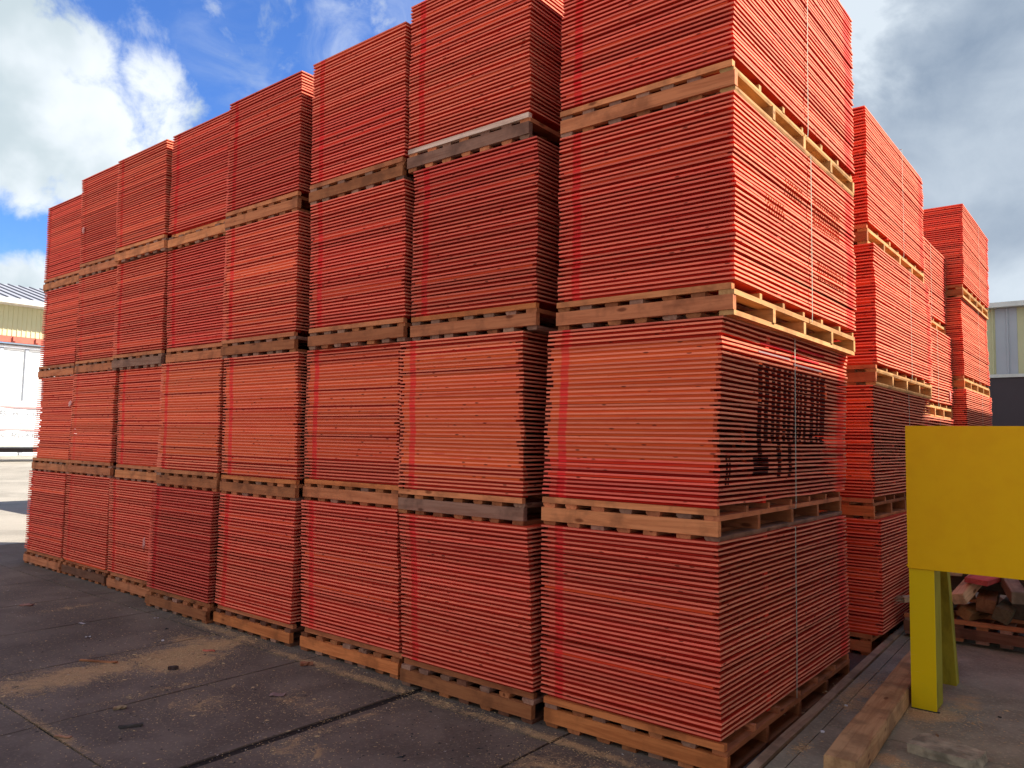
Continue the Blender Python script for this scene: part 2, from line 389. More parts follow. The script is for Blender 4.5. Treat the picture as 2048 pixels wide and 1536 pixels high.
PLACED = {}
def make_bundle(key, xb, xt, y, z0, z1, label, red, bright, flush, group, depth=DEEP, meshes=None, stripe=1.0, strap_y=1.15, lean_y=0.0, pitch=PITCH, jx=0.004, rz=0.0):
    """a strapped bundle of panels; xb / xt are the left edge at the bottom and at the top"""
    t = thing('panel_bundle', (xb, y, z0), label, 'panel bundle', group, rz)
    n = int((z1 - z0) / pitch); p = (z1 - z0) / n
    rp = random.uniform(0, 6.28); rows = []
    wob = 0.0; wy = 0.0
    for i in range(n):
        f = i / max(1, n - 1)
        wob = wob * 0.8 + random.uniform(-jx, jx) * (2.2 if random.random() < 0.10 else 1); wy = wy * 0.7 + random.uniform(-0.0025, 0.0025)
        fl = flush(f) if callable(flush) else flush
        pool = meshes or (PANELS_FL if random.random() < fl else PANELS_IN)
        me = random.choice(pool)
        rr = (red(f) if callable(red) else red) + 0.10 * math.sin(rp + f * 7)
        o = link('panel', me, t, ((xt - xb) * f + wob, lean_y * f + wy, i * p), random.uniform(-0.0018, 0.0018),
                 (min(1, max(0, rr)), bright * random.uniform(0.93, 1.07), stripe * random.uniform(0.7, 1.0)))
        if p / PITCH != 1.0: o.scale = (1, 1, p / PITCH)
        rows.append(((xt - xb) * f + wob, lean_y * f + wy, i * p, p / PITCH))
    sx = (max(r[0] for r in rows) + min(r[0] for r in rows)) / 2
    wmax = max(r[0] for r in rows) - min(r[0] for r in rows)
    s = link('strap', strap_mesh(z1 - z0, PW + wmax, strap_y), t, (min(r[0] for r in rows), 0, 0))
    PLACED[key] = (t, rows)
    return t
def marks(key, rects, mat, name, z0, rel_y, side='x'):
    """flat print carried by the panel edges of the short face: rects are (ya, yb, za, zb) in world coordinates"""
    t, rows = PLACED[key]; bm = bmesh.new()
    for (dx, dy, dz, sc) in rows:
        za_, zb_ = t.location.z + dz + GAP * sc + 0.0008, t.location.z + dz + (GAP + PLY) * sc - 0.0004
        zm = (za_ + zb_) / 2
        for (ya, yb, za, zb) in rects:
            if za <= zm <= zb:
                j = random.uniform(-0.004, 0.004)
                box(bm, PW + dx - 0.001, PW + dx + 0.0026, ya - t.location.y + j, yb - t.location.y + j, za_ - t.location.z, zb_ - t.location.z)
    if bm.verts: link(name, mesh_of(bm, name, (mat,)), t)['kind'] = 'stuff'
    else: bm.free()

# ------------------------------------------------------------------ ground, slab, far yard
def ground_material(name, base, alt, rough=0.9, dust=None, dust_f=None, scale=2.0):
    m, t, b = new_mat(name, rough, 0.2)
    c = t.nodes.new('ShaderNodeTexCoord'); g = t.nodes.new('ShaderNodeNewGeometry'); P = g.outputs['Position']
    n1 = noise(t, P, scale, 7, 0.62, 0.3); n2 = noise(t, P, 45.0, 6, 0.7); n3 = noise(t, P, 160.0, 3, 0.7); n4 = noise(t, P, 0.45, 5, 0.6, 0.8, (1, 1, 1))
    col = mixc(t, sstep(t, n1, 0.38, 0.66), base, alt)
    col = mixc(t, math_n(t, 'MULTIPLY', sstep(t, n4, 0.45, 0.65), 0.5), col, tuple(x * 0.62 for x in base))
    col = mixc(t, math_n(t, 'MULTIPLY', sstep(t, n2, 0.50, 0.70), 0.40), col, tuple(x * 1.8 + 0.01 for x in alt))
    if dust is not None:
        # scuffs and pale flecks
        sp = math_n(t, 'MULTIPLY', sstep(t, n3, 0.66, 0.76), math_n(t, 'MULTIPLY', sstep(t, n1, 0.42, 0.6), 0.55))
        col = mixc(t, sp, col, (0.26, 0.19, 0.12))
        sc_ = noise(t, P, 1.0, 4, 0.6, 1.0, (14.0, 1.4, 1.0))
        col = mixc(t, math_n(t, 'MULTIPLY', sstep(t, sc_, 0.60, 0.78), 0.30), col, (0.20, 0.15, 0.12))
        xyz = t.nodes.new('ShaderNodeSeparateXYZ'); t.links.new(P, xyz.inputs[0])
        pts = dust
        tot = None
        for (x, y, rx, ry, s) in pts:
            dx = math_n(t, 'DIVIDE', math_n(t, 'SUBTRACT', xyz.outputs['X'], x), rx)
            dy = math_n(t, 'DIVIDE', math_n(t, 'SUBTRACT', xyz.outputs['Y'], y), ry)
            r = math_n(t, 'SQRT', math_n(t, 'ADD', math_n(t, 'MULTIPLY', dx, dx), math_n(t, 'MULTIPLY', dy, dy)))
            v = math_n(t, 'MULTIPLY', sstep(t, r, 1.25, 0.15), s)
            tot = v if tot is None else math_n(t, 'MAXIMUM', tot, v)
        brk = math_n(t, 'ADD', math_n(t, 'MULTIPLY', n2, 0.55), math_n(t, 'MULTIPLY', noise(t, P, 5.0, 9, 0.75, 1.6), 2.3))
        f = sstep(t, math_n(t, 'ADD', tot, math_n(t, 'SUBTRACT', brk, 1.425)), 0.25, 0.95)
        col = mixc(t, math_n(t, 'MULTIPLY', f, 0.85), col, (0.60, 0.35, 0.165))
        col = mixc(t, math_n(t, 'MULTIPLY', math_n(t, 'MULTIPLY', f, sstep(t, n3, 0.42, 0.6)), 0.45), col, (0.16, 0.09, 0.045))
    t.links.new(col, b.inputs['Base Color'])
    bump(t, b, math_n(t, 'ADD', math_n(t, 'MULTIPLY', n2, 0.6), math_n(t, 'MULTIPLY', n3, 0.4)), 0.5, 0.006)
    return m
DUST_A = [(-4.22, -0.62, 0.24, 0.70, 1.0), (-4.20, -1.5, 0.34, 0.85, 0.85), (-4.05, -0.80, 0.42, 0.42, 1.05), (-4.5, -0.45, 0.35, 0.25, 0.6), (-4.6, -2.2, 0.5, 0.4, 0.6), (-4.6, -0.1, 0.9, 0.10, 0.6), (-2.7, -0.16, 1.9, 0.09, 0.62),
          (-1.0, -0.16, 1.3, 0.07, 0.7), (-2.05, -0.95, 0.06, 0.7, 0.45), (-3.45, -1.3, 0.06, 0.5, 0.4), (-0.55, -0.55, 0.10, 0.30, 0.75), (-0.75, -0.5, 0.35, 0.30, 0.5),
          (-2.5, -0.75, 0.5, 0.15, 0.42), (-3.2, -2.0, 0.9, 0.06, 0.55), (-1.9, -1.25, 0.25, 0.2, 0.45), (-6.5, -0.6, 0.1, 0.5, 0.35), (-3.0, -1.2, 0.25, 0.25, 0.4)]
M_PAVE = ground_material('dark_paving', (0.118, 0.082, 0.063), (0.180, 0.128, 0.098), 0.85, DUST_A)
M_ASPH = ground_material('asphalt_joint', (0.024, 0.017, 0.015), (0.036, 0.026, 0.022), 0.95)
M_YARD = ground_material('pale_concrete_yard', (0.235, 0.215, 0.185), (0.29, 0.265, 0.23), 0.9, None, None, 0.3)
M_SLAB = ground_material('grey_concrete_slab', (0.235, 0.185, 0.125), (0.34, 0.275, 0.19), 0.85,
                         [(0.25, 1.60, 0.12, 0.38, 0.95), (0.31, 1.3, 0.12, 0.2, 0.6), (0.69, 1.50, 0.24, 0.30, 1.0), (0.83, 1.83, 0.15, 0.35, 0.7), (0.68, 0.55, 0.09, 0.12, 0.9), (0.80, 0.46, 0.12, 0.08, 0.8), (0.28, 0.4, 0.06, 0.12, 0.5)], None, 3.0)

bm = bmesh.new()
v = [bm.verts.new(p) for p in ((-700, -400, -0.012), (400, -400, -0.012), (400, 700, -0.012), (-700, 700, -0.012))]; bm.faces.new(v)
tag(link('ground', mesh_of(bm, 'ground', (M_ASPH,))), kind='structure')
bm = bmesh.new(); v = [bm.verts.new(p) for p in ((-400, -200, -0.004), (-11.75, -200, -0.004), (-11.75, 300, -0.004), (-400, 300, -0.004), (2.92, -200, -0.004), (2.92, -5.62, -0.004), (-11.75, -5.62, -0.004), (60, -200, -0.004), (60, 23.7, -0.004), (2.92, 23.7, -0.004))]
bm.faces.new(v[:4]); bm.faces.new((v[1], v[4], v[5], v[6])); bm.faces.new((v[4], v[7], v[8], v[9], v[5]))
tag(link('concrete_yard', mesh_of(bm, 'concrete_yard', (M_YARD,))), kind='structure')  # pale area behind the camera and at right extended to bounce sunlight
pav = thing('paving', (0, 0, 0), None, None); pav['kind'] = 'structure'
xs = [0.24, -0.95, -2.20, -3.35, -4.55, -5.78, -6.98, -8.2, -9.4, -10.6, -11.73]
ys = [-5.6, -3.85, -2.03, -0.215, 1.6, 3.4, 5.2]
def slab_mesh(w, d, h=0.012, top=0.0, mat=M_PAVE):
    bm = bmesh.new(); nx, ny = 5, 7; T = [[None] * (ny + 1) for _ in range(nx + 1)]
    for i in range(nx + 1):
        for j in range(ny + 1):
            x, y = w * i / nx, d * j / ny
            ex = 0.0
            if i in (0, nx): ex = random.uniform(-0.004, 0.004)
            ey = random.uniform(-0.004, 0.004) if j in (0, ny) else 0
            T[i][j] = bm.verts.new((x + ex, y + ey, top - random.uniform(0, 0.0015)))
    for i in range(nx):
        for j in range(ny): bm.faces.new((T[i][j], T[i + 1][j], T[i + 1][j + 1], T[i][j + 1]))
    ring = [T[i][0] for i in range(nx + 1)] + [T[nx][j] for j in range(1, ny + 1)] + [T[i][ny] for i in range(nx - 1, -1, -1)] + [T[0][j] for j in range(ny - 1, 0, -1)]
    low = [bm.verts.new((q.co.x, q.co.y, top - h)) for q in ring]
    for i in range(len(ring)):
        k = (i + 1) % len(ring); bm.faces.new((ring[i], low[i], low[k], ring[k]))
    return mesh_of(bm, 'paving_slab', (mat,))
for i in range(len(xs) - 1):
    for j in range(len(ys) - 1):
        g0 = {1: 0.075, 0: 0.02}.get(i, 0.018)
        xa, xb_ = xs[i + 1] + (0.075 if i + 1 == 2 else 0.02 if i + 1 == 1 else 0.014), xs[i]
        ya, yb = ys[j] + 0.014, ys[j + 1]
        link('paving_slab', slab_mesh(xb_ - xa, yb - ya, 0.010, 0.0), pav, (xa, ya, 0))

# concrete slab on the right with its timber edging
cs = thing('concrete_floor', (0, 0, 0), None, None); cs['kind'] = 'structure'
SZ = 0.11
def quad_slab(pts, z1, z0, mat, name, parent):
    bm = bmesh.new(); T = [bm.verts.new((x, y, z1)) for x, y in pts]; B = [bm.verts.new((x, y, z0)) for x, y in pts]
    bm.faces.new(T); n = len(pts)
    for i in range(n): bm.faces.new((T[i], B[i], B[(i + 1) % n], T[(i + 1) % n]))
    bmesh.ops.recalc_face_normals(bm, faces=bm.faces)
    return link(name, mesh_of(bm, name, (mat,)), parent)
kx = lambda y: 0.163 - 0.0357 * y
def strip(y0, y1, oa, ob): return [(kx(y0) + oa, y0), (kx(y0) + ob, y0), (kx(y1) + ob, y1), (kx(y1) + oa, y1)]
for (ya, yb) in ((-8.0, 0.838), (0.848, 3.60), (3.61, 6.5)):
    pts = [(kx(ya) + 0.150, ya), (2.9, ya), (2.9, yb + (0.1 if yb < 1 else 0)), (kx(yb) + 0.150, yb)]
    if ya == 0.848: pts[1] = (2.9, ya + 0.1)
    quad_slab(pts, SZ, -0.01, M_SLAB, 'floor_slab', cs)
quad_slab(strip(-8.0, 6.5, 0.062, 0.143), SZ - 0.002, -0.01, M_SLAB, 'slab_edge_strip', cs)
bm = bmesh.new(); n = 26; prev = None
for i in range(n + 1):
    y = -8.0 + 14.5 * i / n; x = kx(y)
    w = 0.058 + random.uniform(-0.006, 0.003)
    r = [bm.verts.new(p) for p in ((x, y, -0.011), (x + w, y, -0.011), (x + w, y, SZ + 0.012 + random.uniform(-0.004, 0.002)), (x + random.uniform(0, 0.01), y, SZ + 0.016 + random.uniform(-0.004, 0.003)))]
    if prev:
        for q in range(4): bm.faces.new((prev[q], prev[(q + 1) % 4], r[(q + 1) % 4], r[q]))
    else: bm.faces.new(r[::-1])
    prev = r
bm.faces.new(prev); bmesh.ops.recalc_face_normals(bm, faces=bm.faces)
tag(link('edging_timber', mesh_of(bm, 'edging_timber', (M_WY,)), None, (0, 0, 0), 0, (0.36, 0.22, 0.135)),
    'long worn timber edging strip between the corner stack and the concrete floor', 'timber edging')

# ------------------------------------------------------------------ stacks
ORD = ['', 'nearest corner', 'second', 'third', 'fourth', 'fifth', 'sixth', 'seventh', 'farthest left']
TIER = ['', 'bottom', 'second', 'third', 'top']
XY = {(1,1):(-1.155,-1.168,-0.020), (2,1):(-2.351,-2.405,-0.060), (3,1):(-3.613,-3.672,0.000), (4,1):(-4.888,-4.883,-0.020), (5,1):(-6.095,-6.082,-0.070), (6,1):(-7.277,-7.344,0.060), (7,1):(-8.541,-8.574,0.080), (8,1):(-9.753,-9.753,0.070),
(1,2):(-1.174,-1.147,0.000), (2,2):(-2.498,-2.521,0.000), (3,2):(-3.711,-3.734,0.050), (4,2):(-4.915,-4.951,0.000), (5,2):(-6.148,-6.152,0.000), (6,2):(-7.339,-7.391,0.120), (7,2):(-8.592,-8.607,0.100), (8,2):(-9.806,-9.785,0.120),
(1,3):(-1.080,-1.078,0.000), (2,3):(-2.410,-2.436,0.000), (3,3):(-3.650,-3.693,0.000), (4,3):(-5.002,-5.028,0.000), (5,3):(-6.224,-6.299,0.080), (6,3):(-7.489,-7.515,0.080), (7,3):(-8.712,-8.767,0.160), (8,3):(-9.996,-9.952,0.190),
(1,4):(-1.082,-1.080,0.000), (2,4):(-2.493,-2.509,0.000), (3,4):(-3.705,-3.735,0.000), (4,4):(-5.044,-5.063,0.000), (5,4):(-6.250,-6.262,0.050), (6,4):(-7.452,-7.520,0.030), (7,4):(-8.715,-8.805,0.140), (8,4):(-10.001,-10.030,0.190)}
# pallet bottom heights of tiers 1-4 and the top of the stack, per column
ZL = {1: (0, 1.205, 2.425, 3.665, 5.10), 2: (0, 1.185, 2.445, 3.735, 5.05), 3: (0, 1.20, 2.455, 3.70, 4.955), 4: (0, 1.185, 2.45, 3.69, 4.955),
      5: (0, 1.195, 2.45, 3.68, 4.935), 6: (0, 1.20, 2.45, 3.69, 4.925), 7: (0, 1.21, 2.45, 3.69, 4.99), 8: (0, 1.205, 2.44, 3.65, 4.845)}
# beam tone, header tone, block-end tone
PT = {(1,1):('orange','orange','brown'), (2,1):('brown','brown','dark'), (3,1):('orange','tan','brown'), (4,1):('orange','tan','dark'), (5,1):('brown','brown','brown'), (6,1):('tan','tan','brown'), (7,1):('dark','tan','brown'), (8,1):('tan','tan','brown'),
(1,2):('pale','pale','tan'), (2,2):('grey','pale','brown'), (3,2):('tan','orange','brown'), (4,2):('brown','orange','tan'), (5,2):('brown','tan','brown'), (6,2):('pale','tan','grey'), (7,2):('tan','tan','grey'), (8,2):('tan','tan','grey'),
(1,3):('tan','pale','brown'), (2,3):('tan','orange','grey'), (3,3):('brown','tan','grey'), (4,3):('brown','tan','grey'), (5,3):('tan','tan','brown'), (6,3):('grey','tan','grey'), (7,3):('tan','tan','grey'), (8,3):('tan','tan','grey'),
(1,4):('tan','pale','grey'), (2,4):('grey','white','tan'), (3,4):('brown','tan','grey'), (4,4):('tan','pale','brown'), (5,4):('pale','pale','brown'), (6,4):('pale','pale','grey'), (7,4):('tan','tan','grey'), (8,4):('tan','tan','grey')}
LOOK = {1: 'closely banded', 2: 'orange battens showing', 3: 'evenly layered', 4: 'up against the sky'}
RED = {(1,1):.55, (2,1):.5, (3,1):.5, (4,1):.5, (5,1):.8, (6,1):.4, (7,1):.4, (8,1):.5, (1,2):lambda f: .75 if f < .22 else .12, (2,2):.1, (3,2):.25, (4,2):.2, (5,2):.1, (6,2):.4, (7,2):.3, (8,2):.35,
       (1,3):.6, (2,3):lambda f: .35 + .6 * f, (3,3):.7, (4,3):.35, (5,3):.85, (6,3):.5, (7,3):.5, (8,3):.6, (1,4):.75, (2,4):.5, (3,4):lambda f: .85 if f < .5 else .5, (4,4):.75, (5,4):.8, (6,4):.5, (7,4):.6, (8,4):.75}
BRT = {(2,3): .80, (5,1): .80, (1,1): .95, (4,3): 1.05, (3,2): .92, (4,4): .9, (8,1): 1.1, (7,1): 1.08, (6,1): 1.08, (8,2): 1.08, (7,2): 1.08, (3,1): 1.05, (4,1): 1.06, (6,2): 1.05}  # far-left columns lightened to paint in haze; the others vary in tone
FLUSH = {1: 0.05, 2: 0.75, 3: 0.14, 4: 0.10}
GB, GP = 'strapped bundles of red panels', 'pallets under the red panel bundles'
for c_ in range(1, 9):
    for t_ in range(1, 5):
        xb, xt, y = XY[(c_, t_)]
        zb = ZL[c_][t_ - 1]; zt = ZL[c_][t_]
        beam, head, ends = PT[(c_, t_)]
        place = ('%s stack of the long row' % ORD[c_]) if c_ in (1, 8) else ('%s stack from the near corner' % ORD[c_])
        word = {'pale': 'pale', 'tan': 'tan', 'orange': 'orange-brown', 'grey': 'weathered grey', 'brown': 'brown', 'dark': 'dark stained'}[beam]
        pt = make_pallet(xb + (0.03 if (c_, t_) == (1, 1) else 0.0) + random.uniform(-0.005, 0.005), y - 0.006, zb, beam, head, ends,
                    '%s pallet under the %s-tier bundle, %s' % (word, TIER[t_], place), GP, sunlit_side=(c_ == 1 and t_ > 2), back=0.036 if (t_ == 1 and c_ > 1) or (c_, t_) == (5, 4) else 0.002)
        if c_ == 1: pt.rotation_euler.z = math.radians(0.6 if t_ < 3 else 0.0)
        if c_ == 2 and t_ == 2: pt.location.x -= 0.0
        zs = zb + PH + 0.0008
        make_bundle((c_, t_), xb, xt, y, zs, zt - 0.0008,
                    'red panel bundle, %s, %s tier, %s' % (LOOK[t_], TIER[t_], place),
                    RED[(c_, t_)], BRT.get((c_, t_), 1.0), (lambda f, q=t_, cc=c_: (0.93 if 0.16 < f < 0.9 else 0.2) if q == 2 and cc < 6 else FLUSH[q]), GB, meshes=PANELS_OPEN if c_ == 8 and t_ > 1 else None,
                    stripe=1.0 if c_ < 7 else 0.5, strap_y=1.15 + random.uniform(-0.06, 0.08) if c_ > 1 else {1: 1.13, 2: 1.11, 3: 1.24, 4: 1.19}[t_])
# lettering and sprayed marks on the short face of the corner stack
bars = [(0.53, 0.589), (0.635, 0.695), (0.753, 0.8), (0.838, 0.895), (0.953, 0.999), (1.035, 1.082), (1.143, 1.177), (1.201, 1.222), (1.255, 1.295), (1.345, 1.386), (1.475, 1.538), (1.599, 1.643), (1.683, 1.783)]
ink = [(a, b, 1.74, 2.215) for a, b in bars] + [(0.53, 0.589, 1.62, 1.74), (0.85, 0.905, 1.53, 1.74), (1.045, 1.095, 1.53, 1.74), (0.46, 0.69, 1.55, 1.665), (0.075, 0.095, 1.49, 1.67), (0.115, 0.13, 1.49, 1.67)]
marks((1, 2), ink, M_INK, 'stencil_mark', 0, 0)
marks((1, 2), [(0.55, 1.08, 2.335, 2.352), (1.12, 1.65, 2.305, 2.325), (1.2, 1.75, 2.352, 2.372)], M_REDSPRAY, 'red_spray_mark', 0, 0)
marks((1, 2), [(0.52, 1.05, 2.28, 2.300), (1.1, 1.7, 2.252, 2.272)], M_BLUEGREY, 'grey_spray_mark', 0, 0)
rs = []
for (ya, yb, za, zb) in ((0.45, 0.75, 3.10, 3.22), (1.35, 1.95, 3.20, 3.42), (0.8, 1.1, 3.3, 3.40), (1.4, 2.0, 2.86, 2.98)):
    yy = ya
    while yy < yb: rs.append((yy, yy + random.uniform(0.006, 0.02), za, zb)); yy += random.uniform(0.03, 0.05)
marks((1, 3), rs, M_FAINT, 'printed_letters', 0, 0)

# second and later rows seen past the right side
def side_stack(tag_word, xs_, y, zl, depth, meshes, decks, nst, dy=(0, 0, 0, 0), pitch=PITCH, group_extra=''):
    for t_ in range(1, len(zl)):
        zb, zt = zl[t_ - 1], zl[t_]; xr = xs_[t_ - 1]; x = xr - PW
        beam = random.choice(('tan', 'brown', 'orange'))
        names = TIER if len(zl) == 5 else ['', 'lower', 'upper']
        make_pallet(x - (0.09 if t_ == 1 else 0.01), y + dy[t_ - 1], zb, beam, 'tan', 'brown', 'wooden pallet under the %s bundle, %s' % (names[t_], tag_word), GP, depth, nst, 0, decks, sunlit_side=t_ > 2)
        make_bundle((tag_word, t_), x, x + random.uniform(-0.03, 0.01), y + dy[t_ - 1], zb + PH + 0.0008, zt - 0.0008,
                    'red panel bundle, %s tier, %s' % (names[t_], tag_word), random.uniform(.25, .7), 1.0, 0.25, GB, depth, meshes, 0.8, depth * 0.55 if depth > 1.5 else 0.6, pitch=pitch)
side_stack('stack straight behind the corner stack', (0.070, 0.025, 0.060, 0.010), 3.03, (0, 1.12, 2.25, 3.47, 4.69), DEEP, None, None, 5)
side_stack('lower stack squeezed between two taller ones at right', (-0.13, -0.13, -0.135, -0.19), 5.40, (0, 1.01, 2.10, 3.19, 4.27), DEEP, None, None, 5, pitch=0.0330)
side_stack('rearmost stack at the right edge of the pile', (-0.005, 0.02, 0.0, 0.012), 7.76, (0, 1.27, 2.52, 3.75, 5.02), DEEP, None, None, 5)
# unseen low row behind the far end, added to cast the yard's shadow band
for i in range(5):
    x = -18.2 + i * 1.2
    side_stack(['farthest', 'second farthest', 'middle', 'fourth', 'nearest'][i] + ' low unseen stack added for its shadow', (x + PW, x + PW), 3.95, (0, 1.22, 2.42), DEEP, None, None, 5)

# scraps of film caught between panels
def scrap(loc, sc, parent_key, name='film_scrap'):
    t, rows = PLACED[parent_key]; bm = bmesh.new()
    bmesh.ops.create_icosphere(bm, subdivisions=2, radius=1.0)
    for v_ in bm.verts: v_.co = Vector((v_.co.x * sc[0], v_.co.y * sc[1], v_.co.z * sc[2])) * random.uniform(0.55, 1.15)
    o = link(name, mesh_of(bm, name, (M_PLASTIC,)), t, Vector(loc) - t.location)
scrap((-8.62, 0.12, 4.30), (0.035, 0.012, 0.05), (7, 4)); scrap((-8.60, 0.08, 2.08), (0.045, 0.012, 0.04), (7, 2)); scrap((-6.15, -0.09, 0.62), (0.025, 0.012, 0.07), (5, 1))
scrap((-0.125, 7.45, 2.40), (0.012, 0.05, 0.07), ('lower stack squeezed between two taller ones at right', 3), 'paper_scrap')

# ------------------------------------------------------------------ yellow steel guard
M_YEL, t_, b_ = new_mat('yellow_paint', 0.5, 0.18)
c0 = t_.nodes.new('ShaderNodeTexCoord'); gg = t_.nodes.new('ShaderNodeNewGeometry')
sp_ = t_.nodes.new('ShaderNodeSeparateXYZ'); t_.links.new(gg.outputs['Position'], sp_.inputs[0])
nn = noise(t_, gg.outputs['Position'], 7.0, 7, 0.6, 0.3); n5 = noise(t_, gg.outputs['Position'], 60.0, 5, 0.7)
colr = mixc(t_, sstep(t_, nn, 0.35, 0.7), (0.94, 0.50, 0.0), (0.90, 0.455, 0.0))
colr = mixc(t_, sstep(t_, sp_.outputs['Z'], 0.975, 0.968), colr, (0.82, 0.53, 0.0))
dirt = math_n(t_, 'MULTIPLY', sstep(t_, math_n(t_, 'ADD', sp_.outputs['Z'], math_n(t_, 'MULTIPLY', nn, 0.4)), 0.55, 0.18), 0.55)
colr = mixc(t_, dirt, colr, (0.44, 0.36, 0.01))
scr = noise(t_, gg.outputs['Position'], 1.0, 5, 0.6, 0.6, (3.0, 3.0, 95.0))
colr = mixc(t_, math_n(t_, 'MULTIPLY', math_n(t_, 'MULTIPLY', sstep(t_, scr, 0.64, 0.72), sstep(t_, sp_.outputs['Z'], 1.12, 1.02)), 0.5), colr, (0.9, 0.6, 0.12))
colr = mixc(t_, math_n(t_, 'MULTIPLY', sstep(t_, n5, 0.66, 0.74), math_n(t_, 'MULTIPLY', sstep(t_, sp_.outputs['Z'], 0.25, 0.06), 0.8)), colr, (0.10, 0.08, 0.03))
t_.links.new(colr, b_.inputs['Base Color']); bump(t_, b_, n5, 0.12, 0.002)
M_YEL_SHADE = plain('shaded_olive_paint', (0.34, 0.27, 0.02), 0.7, 0.15, 0.45, 9.0, 0, (1, 1, 0.4))  # olive copy of the yellow: shade on flanges and rear leg put into colour
yg = thing('machine_guard', (0.584, 1.50, SZ), 'yellow painted steel guard panel on splayed plate legs, right edge', 'steel guard')
def part(name, x0, x1, y0, y1, z0, z1, mat, parent, jit=0.0, bev=0.002, color=None, rot=None, loc=None):
    bm = bmesh.new(); box(bm, x0, x1, y0, y1, z0, z1, 0, jit)
    bmesh.ops.recalc_face_normals(bm, faces=bm.faces)
    if bev: bmesh.ops.bevel(bm, geom=bm.edges[:], offset=bev, segments=2, profile=0.7, affect='EDGES')
    o = link(name, mesh_of(bm, name, (mat,)), parent, loc or (0, 0, 0), 0, color)
    if rot: o.rotation_euler = rot
    return o
def poly_plate(name, prof, y0, y1, mat, parent):
    """a plate cut to a profile in XZ"""
    bm = bmesh.new(); a = [bm.verts.new((x, y0, z)) for x, z in prof]; b = [bm.verts.new((x, y1, z)) for x, z in prof]
    n = len(prof); bm.faces.new(a[::-1]); bm.faces.new(b)
    for i in range(n): bm.faces.new((a[i], a[(i + 1) % n], b[(i + 1) % n], b[i]))
    bmesh.ops.recalc_face_normals(bm, faces=bm.faces)
    bmesh.ops.bevel(bm, geom=bm.edges[:], offset=0.0012, segments=1, affect='EDGES')
    return link(name, mesh_of(bm, name, (mat,)), parent)
zo = -SZ
# panel: front sheet with folded returns (left, top, bottom)
part('guard_panel', 0.004, 1.75, -0.006, 0.006, 0.863, 1.757, M_YEL, yg)
part('panel_flange', 0.0042, 0.0118, 0.0062, 0.11, 0.864, 1.756, M_YEL, yg)
part('panel_flange', 0.012, 1.75, 0.0062, 0.11, 1.749, 1.7568, M_YEL, yg)
part('panel_flange', 0.012, 1.75, 0.0062, 0.07, 0.8632, 0.871, M_YEL, yg)
# front leg: flat plate with a web and a narrow rear flange
part('leg', 0.008, 0.150, 0.0085, 0.0175, 0.0, 0.861, M_YEL, yg)
part('leg_flange', 0.142, 0.1495, 0.018, 0.20, 0.012, 0.860, M_YEL_SHADE, yg)
part('leg_flange', 0.050, 0.149, 0.2005, 0.208, 0.012, 0.860, M_YEL_SHADE, yg)
# rear leg, raked
def raked(name, xb0, xb1, xt0, xt1, yb0, yb1, yt0, yt1, zb, zt, parent, mat=None):
    bm = bmesh.new()
    v = [bm.verts.new(p) for p in ((xb0, yb0, zb), (xb1, yb0, zb), (xb1, yb1, zb), (xb0, yb1, zb), (xt0, yt0, zt), (xt1, yt0, zt), (xt1, yt1, zt), (xt0, yt1, zt))]
    for q in ((0, 3, 2, 1), (4, 5, 6, 7), (0, 1, 5, 4), (1, 2, 6, 5), (2, 3, 7, 6), (3, 0, 4, 7)): bm.faces.new([v[i] for i in q])
    bmesh.ops.recalc_face_normals(bm, faces=bm.faces)
    bmesh.ops.bevel(bm, geom=bm.edges[:], offset=0.0012, segments=1, affect='EDGES')
    link(name, mesh_of(bm, name, (mat or M_YEL,)), parent)
raked('leg', -0.02, 0.147, -0.02, 0.098, 0.70, 0.709, 0.70, 0.709, 0.0, 0.861, yg, M_YEL_SHADE)
raked('leg_flange', 0.139, 0.147, 0.090, 0.098, 0.710, 0.80, 0.710, 0.80, 0.002, 0.861, yg, M_YEL_SHADE)
part('tie_plate', -0.02, 0.12, 0.072, 0.80, 0.8625, 0.8705, M_YEL, yg)
part('foot_seal', 0.008, 0.164, 0.004, 0.0215, -0.002, 0.006, M_DIRTY, yg, bev=0)

# ------------------------------------------------------------------ heavy timber, broken lump, small litter on the slab
M_OLD = wood_material('weathered_timber', 'y')
def timber(name, p0, p1, w, h, zc0, zc1, color, label, cat, segs=8, rough=0.004, mat=None, group=None, roll=0.0, parent=None, chip=None):
    """sawn timber from p0 to p1 with slightly worn, uneven edges"""
    d = Vector((p1[0] - p0[0], p1[1] - p0[1], zc1 - zc0)); L = d.length
    bm = bmesh.new(); rings = []
    for i in range(segs + 1):
        f = i / segs; r = []
        for a, b in ((-1, -1), (1, -1), (1, 1), (-1, 1)):
            r.append(bm.verts.new((a * w / 2 + random.uniform(-rough, rough), f * L + (random.uniform(-rough, rough) if i in (0, segs) else 0), b * h / 2 + random.uniform(-rough, rough) * 0.6)))
        rings.append(r)
    for i in range(segs):
        for q in range(4): bm.faces.new((rings[i][q], rings[i][(q + 1) % 4], rings[i + 1][(q + 1) % 4], rings[i + 1][q]))
    bm.faces.new(rings[0][::-1]); bm.faces.new(rings[-1])
    bmesh.ops.recalc_face_normals(bm, faces=bm.faces)
    bmesh.ops.bevel(bm, geom=[e for e in bm.edges if not e.is_boundary], offset=min(w, h) * 0.045, segments=2, affect='EDGES', clamp_overlap=True)
    o = link(name, mesh_of(bm, name, (mat or M_OLD,)), parent, (p0[0], p0[1], zc0), 0, color)
    q_ = d.to_track_quat('Y', 'Z'); o.rotation_mode = 'QUATERNION'
    o.rotation_quaternion = q_ @ Euler((0, roll, 0)).to_quaternion()
    if label: tag(o, label, cat, group)
    return o
bh = 0.115
